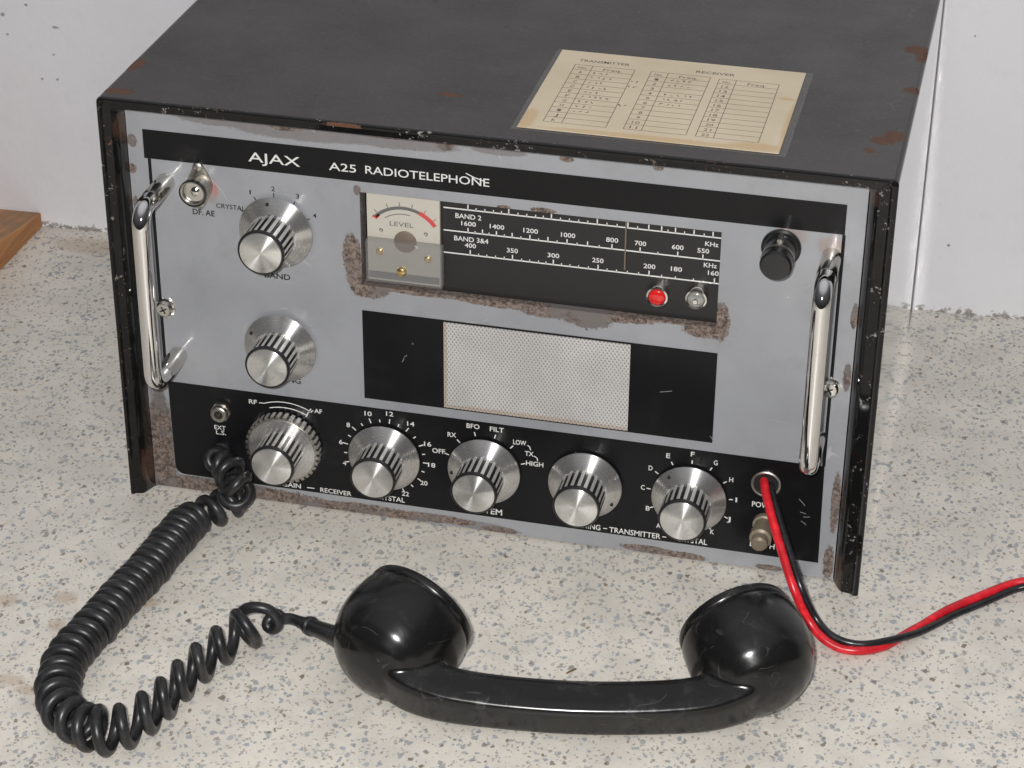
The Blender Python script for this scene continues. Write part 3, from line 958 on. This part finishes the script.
# aerial socket
b = MB()
fl_ = []
for k in range(40):
    a = 2 * math.pi * k / 40
    rr = .0078 + .0052 * abs(math.sin(a)) ** 6
    fl_.append((rr * math.cos(a) * (1 - .35 * abs(math.sin(a)) ** 6), rr * math.sin(a) * 1.12))
b.add([(x, 0, z) for x, z in fl_] + [(x, -.0016, z) for x, z in fl_], [tuple(range(40, 80))] + [(k, (k + 1) % 40, 40 + (k + 1) % 40, 40 + k) for k in range(40)])
b.lathe([(.0070, .001), (.0070, .004), (.0078, .0046), (.0080, .0125), (.0074, .0132), (.0066, .0130), (.0064, .0110)], 40, 0, (0, 0, 0), True, False)
sock = b.build("aerial_socket", M['dull'], radio, (.0560, YP - .0001, .2165), angle=30)
b = MB(); b.lathe([(.0064, .0106), (.0062, .0112)], 32); b.lathe([(.0026, .010), (.0026, .0126), (.0016, .0130)], 20, 0, (.0006, 0, .0004))
b.build("socket_core", M['nickel'], sock)
b = MB(); b.lathe([(.0083, .0113), (.0084, .0134), (.0076, .0136)], 40, 0, (0, 0, 0), False, False)
b.build("socket_rim", M['plastic'], sock)
for z in (.0118, -.0118):
    b = MB(); b.lathe([(.0030, .0014), (.0030, .0026), (.0018, .0034)], 20, 0, (-.0002, 0, z))
    b.build("flange_screw", M['dull'], sock)
# external loudspeaker jack
b = MB()
b.lathe([(.0066, 0), (.0066, .0026)], 6); b.lathe([(.0054, .002), (.0054, .0060), (.0047, .0066), (.0028, .0064), (.0026, .0030)], 32, 0, (0, 0, 0), True, False)
jack = b.build("loudspeaker_jack", M['dull'], radio, (.0604, YP - e_, .0632), angle=25)
b = MB(); b.lathe([(.0027, .0020), (.0027, .0034)], 20); b.build("jack_hole", M['dark'], jack)
# microphone cord grommet
b = MB(); b.lathe([(.0068, 0), (.0070, .0020), (.0060, .0034), (.0040, .0036)], 32)
b.build("cord_grommet", M['plastic'], radio, (.0590, YP - e_, .0335))
# fuse holder
b = MB(); b.lathe([(.0112, 0), (.0112, .0018), (.0100, .0026), (.0096, .0042)], 40); b.lathe([(.0088, .003), (.0090, .0120), (.0090, .0235), (.0080, .0252), (.0040, .0254)], 40)
fuse = b.build("fuse_holder", M['plastic'], radio, (.3983, YP - .0001, .2180), angle=30)
b = MB(); b.lathe([(.0092, .0150), (.0094, .0156), (.0094, .0172), (.0092, .0178)], 40, 0, (0, 0, 0), False, False); b.build("metal_ring", M['dull'], fuse)
b = MB(); b.tube([(0, -.0040, .0094), (0, -.0120, .0092)], .0015, 8); b.build("locking_tab", M['dull'], fuse)
# power inlet ring and earth terminal
b = MB(); b.lathe([(.0086, 0), (.0088, .0014), (.0080, .0018), (.0074, .0016), (.0072, .0002)], 40, 0, (0, 0, 0), False, False)
inlet = b.build("power_inlet", M['dull'], radio, (.3996, YP - e_, .0626))
b = MB(); b.lathe([(.0074, .0001), (.0073, .0003)], 32); b.build("inlet_hole", M['dark'], inlet)
b = MB(); b.lathe([(.0068, 0), (.0068, .003), (.0056, .0036), (.0060, .0120), (.0066, .0126), (.0066, .0175), (.0050, .0184), (.0048, .0235), (.0034, .0248)], 28)
b.build("earth_terminal", M['terminal'], radio, (.4003, YP - e_, .0348), angle=30)

# ------------------------------------------------------------------ card on the top
card = empty("frequency_card", (.32, .08, H)); 
tag(card, "yellowed printed frequency card with three ruled columns stuck on top of the black case", "card")
def cbox(name, x0, x1, y0, y1, z0, z1, mt):
    b = MB(); b.box(x0 - .32, x1 - .32, y0 - .08, y1 - .08, z0, z1); return b.build(name, mt, card, smooth=False)
b = MB(); b.box(.2450, .3925, .0190, .1378, .0004, .0007)
pc = b.build("paper", M['paper'], card, (-.32, -.08, 0), smooth=False)
b = MB(); b.box(.2418, .3968, .0165, .1392, .0001, .0003)
b.build("clear_film", M['tape'], card, (-.32, -.08, 0), smooth=False)
b = MB(); zi = .00074
def seg(x0, y0, x1, y1, wd=.0004):
    d = Vector((x1 - x0, y1 - y0)).normalized(); n2 = Vector((-d.y, d.x)) * wd / 2
    b.add([(x0 + n2.x, y0 + n2.y, zi), (x1 + n2.x, y1 + n2.y, zi), (x1 - n2.x, y1 - n2.y, zi), (x0 - n2.x, y0 - n2.y, zi)], [(0, 1, 2, 3)])
def table(x0, x1, xd, y0, y1, rows, names):
    for k in range(rows + 1): seg(x0, y0 + (y1 - y0) * k / rows, x1, y0 + (y1 - y0) * k / rows)
    for x in (x0, xd, x1): seg(x, y0, x, y1)
    h = (y1 - y0) / rows
    put_text(b, "No.", x0 + .0025, xd - .0025, y1 - h * .78, .0030, zi, .006, plane='xy')
    put_text(b, "Freq.", xd + .007, x1 - .007, y1 - h * .78, .0032, zi, .006, plane='xy')
    for k, t in enumerate(names):
        wd = .0022 * len(t)
        put_text(b, t, (x0 + xd) / 2 - wd / 2, (x0 + xd) / 2 + wd / 2, y1 - h * (k + 1.80), .0034, zi, .006, plane='xy')
table(.2575, .2935, .2682, .0300, .1168, 12, list("ABCDEFGHIJK"))
table(.3034, .3388, .3136, .0308, .1172, 12, [str(i) for i in range(1, 12)])
table(.3442, .3795, .3543, .0308, .1160, 12, [str(i) for i in range(12, 23)])
put_text(b, "TRANSMITTER", .2585, .2890, .1222, .0034, zi, .012, plane='xy')
put_text(b, "RECEIVER", .3291, .3522, .1220, .0034, zi, .012, plane='xy')
b.build("printed_table", M['ink'], card, (-.32, -.08, 0), smooth=False)
# handwriting: loose, unreadable pen strokes
b = MB(); rnd = random.Random(4)
def scribble(x, y, n, h=.0030):
    for i in range(n):
        cx = x + i * .0036; p = []
        for k in range(4): p.append((cx + rnd.uniform(-.0010, .0012), y + rnd.uniform(-.45, .55) * h))
        for k in range(3): seg(p[k][0], p[k][1], p[k + 1][0], p[k + 1][1], .00048)
rh = (.1168 - .0300) / 12
for r in range(1, 10):
    scribble(.2715, .1168 - rh * (r + .5), rnd.choice((3, 4, 5)))
for r in range(2, 8):
    if rnd.random() < .8: scribble(.2945, .1168 - rh * (r + .5), rnd.choice((1, 2)))
for r in (1, 2, 4, 5, 6): scribble(.3175, .1172 - rh * (r + .5), rnd.choice((4, 5)))
b.build("handwriting", M['pen'], card, (-.32, -.08, 0), smooth=False)

# ------------------------------------------------------------------ handset
HS_YAW, HS_E = math.radians(10.5), math.radians(19.5)
hs_o = at(573, 741, 2, 0)
Uv = Vector((math.cos(HS_YAW), math.sin(HS_YAW), 0)); Bk = Vector((-math.sin(HS_YAW), math.cos(HS_YAW), 0)); Zv = Vector((0, 0, 1))
Vv = Bk * math.cos(HS_E) + Zv * math.sin(HS_E); Nv = Uv.cross(Vv)
HW = .0124
base_h = HW * math.cos(HS_E)
hs = tag(empty("telephone_handset"), "black bakelite telephone handset lying on its side on the counter in front of the radio", "handset")
hs.matrix_world = Matrix(((Uv.x, Vv.x, Nv.x, hs_o.x), (Uv.y, Vv.y, Nv.y, hs_o.y), (Uv.z, Vv.z, Nv.z, base_h + .0004), (0, 0, 0, 1)))


def catmull(P, n=8):
    P = [Vector(p) for p in P]
    Q = [P[0] * 2 - P[1]] + P + [P[-1] * 2 - P[-2]]
    out = []
    for i in range(1, len(Q) - 2):
        for k in range(n):
            t = k / n
            a, b_, c, d = Q[i - 1], Q[i], Q[i + 1], Q[i + 2]
            out.append(.5 * ((2 * b_) + (c - a) * t + (2 * a - 5 * b_ + 4 * c - d) * t * t + (3 * b_ - a - 3 * c + d) * t ** 3))
    out.append(P[-1])
    return out


CUPS = [(-.0870, .0725, math.radians(30), .0360, .0), (.0860, .0720, math.radians(-23), .0350, .0)]   # rim centre (u, v), tilt, rim radius
b = MB()
# grip: rounded bar swept along an arc in the uv plane, ends running into the cups
cl = catmull([(-.106, .044, 0), (-.101, .034, 0), (-.086, .0215, 0), (-.058, .0140, 0), (0, .0105, 0), (.058, .0140, 0), (.084, .0215, 0), (.099, .034, 0), (.102, .043, 0)], 8)
sec = []
hv, hw, cr = .0120, HW, .0042
for sx, sy, a0 in ((1, 1, 0), (-1, 1, 90), (-1, -1, 180), (1, -1, 270)):
    for k in range(4):
        a = math.radians(a0 + 30 * k)
        sec.append(((hv - cr) * sx + cr * math.cos(a), ((hw - cr) * sy + cr * math.sin(a))))
ns = len(sec)
o = len(b.v)
for i, p in enumerate(cl):
    t = (cl[min(i + 1, len(cl) - 1)] - cl[max(i - 1, 0)]).normalized()
    nv = Vector((-t.y, t.x, 0))
    s_ = min(1, abs(p.x) / .10)
    for a, c in sec:
        taper = 1 - .16 * max(0, a / hv)          # the top face leans in
        q = p + nv * a * (1 + .15 * s_ ** 4)
        b.v.append((q.x, q.y, c * taper * (1 + .35 * s_ ** 4)))
for i in range(len(cl) - 1):
    for k in range(ns):
        k2 = (k + 1) % ns
        b.f.append((o + i * ns + k, o + i * ns + k2, o + (i + 1) * ns + k2, o + (i + 1) * ns + k)); b.m.append(0)
b.f.append(tuple(o + k for k in range(ns))); b.f.append(tuple(o + (len(cl) - 1) * ns + k for k in range(ns))); b.m += [0, 0]


def cup_lathe(mb, cup, prof, n=56, close0=True, close1=True):
    u, v, t, R, _ = cup
    ax = Vector((math.sin(t), math.cos(t), 0)); sd = Vector((math.cos(t), -math.sin(t), 0)); up = Vector((0, 0, 1))
    o = len(mb.v); c = Vector((u, v, 0))
    for r, s in prof:
        for k in range(n):
            a = 2 * math.pi * k / n
            mb.v.append(tuple(c + ax * s + (sd * math.cos(a) + up * math.sin(a)) * r))
    for i in range(len(prof) - 1):
        for k in range(n):
            k2 = (k + 1) % n
            mb.f.append((o + i * n + k, o + i * n + k2, o + (i + 1) * n + k2, o + (i + 1) * n + k)); mb.m.append(0)
    if close0: mb.f.append(tuple(o + k for k in range(n))); mb.m.append(0)
    if close1: mb.f.append(tuple(o + (len(prof) - 1) * n + k for k in range(n))); mb.m.append(0)


for cup in CUPS:
    R = cup[3]
    cup_lathe(b, cup, [(R * .925, -.0052), (R * .955, -.0072), (R * .980, -.0120), (R * 1.0, -.0190), (R * 1.0, -.0260), (R * .97, -.0335), (R * .89, -.0415), (R * .75, -.0490), (R * .55, -.0545), (R * .28, -.0578), (R * .05, -.0585)])

body = b.build("body", M['bakelite'], hs, angle=60)
rm = body.modifiers.new("remesh", 'REMESH'); rm.mode = 'VOXEL'; rm.voxel_size = .0009; rm.use_smooth_shade = True
sm_ = body.modifiers.new("smooth", 'SMOOTH'); sm_.factor = .5; sm_.iterations = 34
for cup, nm in zip(CUPS, ("mouthpiece_cap", "earpiece_cap")):
    R = cup[3]; b = MB()
    cup_lathe(b, cup, [(R * .86, -.0070), (R * .915, -.0062), (R * .940, -.0050), (R * .940, -.0028), (R * .925, -.0010), (R * .88, 0), (R * .84, -.0008), (R * .80, -.0024), (R * .5, -.0045), (R * .05, -.005)])
    b.build(nm, M['bakelite'], hs, angle=40)
# strain relief where the cord enters
inv = hs.matrix_world.inverted()
boot0 = inv @ at(346, 640, 2, .030); boot1 = inv @ at(300, 622, 2, .016)
b = MB()
d_ = (boot1 - boot0)
b.tube([boot0 - d_ * .25, boot0, boot0 + d_ * .30, boot0 + d_ * .72, boot0 + d_ * .74, boot0 + d_ * .80, boot0 + d_ * .82, boot1], [.0085, .0078, .0056, .0046, .0056, .0056, .0042, .0036], 18)
b.build("cord_sleeve", M['cord'], hs, angle=40)

# ------------------------------------------------------------------ coiled cord
def resample(P, step):
    P = catmull(P, 14); out = [P[0]]; acc = 0; last = P[0]
    for p in P[1:]:
        d = (p - last).length
        while acc + d >= step:
            last = last.lerp(p, (step - acc) / d); out.append(last.copy()); d = (p - last).length; acc = 0
        acc += d; last = p
    return out


RW, RCO = .0033, .0096
zc = RCO + RW + .0003
path = []            # (point, pitch, radius, lean of the loops)
def add(px, py, ax, v, pitch, rad, lean=0.0): path.append((at(px, py, ax, v), pitch, rad, lean))
path.append((Vector((.0590, .0100, .0335)), .02, .001, 0))
path.append((Vector((.0590, .0020, .0345)), .012, .0050, 0))
add(228, 468, 1, -.0060, .0095, .0078)
add(236, 485, 1, -.0165, .0098, .0082)
add(232, 500, 2, .0145, .0105, .0082)
add(214, 510, 2, zc, .0125, .0082)
add(196, 517, 2, zc, .0110, .0082)
for q in ((184, 526, .0072), (172, 541, .0068), (152, 564, .0068), (130, 588, .0070), (104, 616, .0075), (82, 640, .0085), (64, 664, .0098), (57, 690, .0105), (63, 710, .0108)): add(q[0], q[1], 2, zc, q[2], RCO)
add(78, 722, 2, zc, .0115, RCO)
for q, pit in (((104, 732), .0130), ((130, 723), .0150), ((151, 710), .0160), ((167, 695), .0165), ((184, 678), .0175), ((206, 658), .0190), ((228, 640), .0200)): add(*q, 2, .0142, pit, .0108, .92)
add(246, 627, 2, .0145, .0150, .0110, 1.45)
add(260, 621, 2, .0135, .0120, .0096, 1.85)
add(270, 619, 2, .0140, .0130, .0060, 1.8)
add(284, 619, 2, .0140, .030, .0016)
e1 = hs.matrix_world @ boot1
e0 = hs.matrix_world @ boot0
path.append((e1 + (e1 - e0) * .12, .08, .0, 0))
path.append((e1 - (e1 - e0) * .10, .08, .0, 0))
P3 = [p[0] for p in path]
fine = catmull(P3, 40); attr = []
for i in range(len(path) - 1):
    for k in range(40):
        t = k / 40; attr.append((path[i][1] * (1 - t) + path[i + 1][1] * t, path[i][2] * (1 - t) + path[i + 1][2] * t, path[i][3] * (1 - t) + path[i + 1][3] * t))
attr.append(path[-1][1:])
ph = -1.2; pts = []
T0 = (fine[1] - fine[0]).normalized()
nx = (Zv - T0 * Zv.dot(T0)).normalized()
rnd = random.Random(3)
for i in range(len(fine) - 1):
    seg_l = (fine[i + 1] - fine[i]).length
    sub = max(1, int(math.ceil(seg_l / attr[i][0] * 20)))
    T1 = (fine[min(i + 2, len(fine) - 1)] - fine[max(i - 1, 0)]).normalized()
    for k in range(sub):
        t = k / sub
        nx = (nx - T1 * nx.dot(T1)).normalized()
        ln = attr[i][2]
        La = (T1 * (1 - min(ln, 1)) + Vector((.972, .234, 0)) * min(ln, 1)).normalized()
        if ln > 1: La = (La * (2 - ln) + Vector((-.234, .972, 0)) * (ln - 1)).normalized()
        ln = min(ln, 1)
        na = (nx * (1 - ln) + Zv * ln); na = (na - La * na.dot(La)).normalized()
        ny = La.cross(na)
        pit = attr[i][0] * (1 - t) + attr[i + 1][0] * t; rd = attr[i][1] * (1 - t) + attr[i + 1][1] * t
        rd *= 1 + .16 * noise.noise(Vector((ph * .23, 0, 0)))
        c = fine[i].lerp(fine[i + 1], t)
        q = c + (na * math.cos(ph) + ny * math.sin(ph)) * rd
        if q.z < RW + .0002: q.z = RW + .0002
        pts.append(q)
        ph += 2 * math.pi * (seg_l / sub) / pit
b = MB(); b.tube(pts, RW, 10)
tag(b.build("coiled_cord", M['cord'], None, angle=80), "black coiled rubber cord looping across the counter from the radio to the handset", "cord")

# ------------------------------------------------------------------ power cable
pc_ = tag(empty("power_cable", (.40, 0, 0)), "twin red and black power cable running from the radio over the counter", "cable")
cp = [Vector((.3996, .0160, .0632)), at(769, 492, 1, .004), at(775, 516, 1, -.010), at(785, 550, 1, -.026), at(797, 587, 1, -.042), at(812, 619, 2, .0125), at(830, 639, 2, .0058), at(856, 648, 2, .0036), at(884, 645, 2, .0034),
      at(915, 632, 2, .0030), at(950, 613, 2, .0030), at(985, 598, 2, .0045), at(1012, 587, 2, .0075), at(1040, 580, 2, .0100), at(1100, 560, 2, .0060)]
twist = [-60, -60, -62, -66, -68, -70, -76, -82, -120, -205, -250, -250, -230, -220, -220]
tw = []
for i in range(len(cp) - 1):
    for k in range(10): tw.append(twist[i] + (twist[i + 1] - twist[i]) * k / 10)
tw.append(twist[-1])
cpf = catmull(cp, 10)
for nm, mt, off, rd in (("red_wire", 'wire_red', 0, .0026), ("black_wire", 'wire_black', 180, .0022)):
    pp = []
    for i, p in enumerate(cpf):
        T1 = (cpf[min(i + 1, len(cpf) - 1)] - cpf[max(i - 1, 0)]).normalized()
        sd = T1.cross(Vector((0.15, -.8, .6))).normalized()
        n2 = sd.cross(T1)
        a = math.radians(tw[i] + off)
        q = p + (sd * -math.sin(a) + n2 * math.cos(a)) * .0023
        if q.z < rd + .0002: q.z = rd + .0002
        pp.append(q - Vector((.40, 0, 0)))
    b = MB(); b.tube(pp, rd, 14)
    b.build(nm, M[mt], pc_, angle=80)

# ------------------------------------------------------------------ wooden block at the left edge
b = MB()
xr, ya, yb_ = -.2088, .3425, .19
ha, hb = .0125, .0340
xl = xr - .16
b.add([(xr, ya, 0.0003), (xr, yb_, 0.0003), (xl, yb_, .0003), (xl, ya - .008, .0003), (xr, ya, ha), (xr, yb_, hb), (xl, yb_, hb), (xl, ya - .008, ha)],
      [(0, 3, 2, 1), (4, 5, 6, 7), (0, 1, 5, 4), (1, 2, 6, 5), (2, 3, 7, 6), (3, 0, 4, 7)])
o = b.build("wood_block", M['wood'], None, smooth=False)
bevel(o, .0012, 2)
tag(o, "rough orange brown wooden block against the wall at the left edge", "block")

# ------------------------------------------------------------------ crumbs on the counter
for k, (qx, qy, L_, an, lab) in enumerate(((571, 671, .007, .9, "short brown straw fragment just behind the handset grip"), (784, 690, .010, 1.0, "thin brown straw fragment beside the right end of the handset"))):
    c = at(qx, qy, 2, .0008)
    d = Vector((math.cos(an), math.sin(an), 0)) * L_ / 2
    b = MB(); b.tube([-d, d * .1 + Vector((.0006, 0, .0006)), d], [.0004, .0007, .0004], 6)
    o = b.build("straw_fragment", M['straw'], None, c)
    tag(o, lab, "straw", None, None)
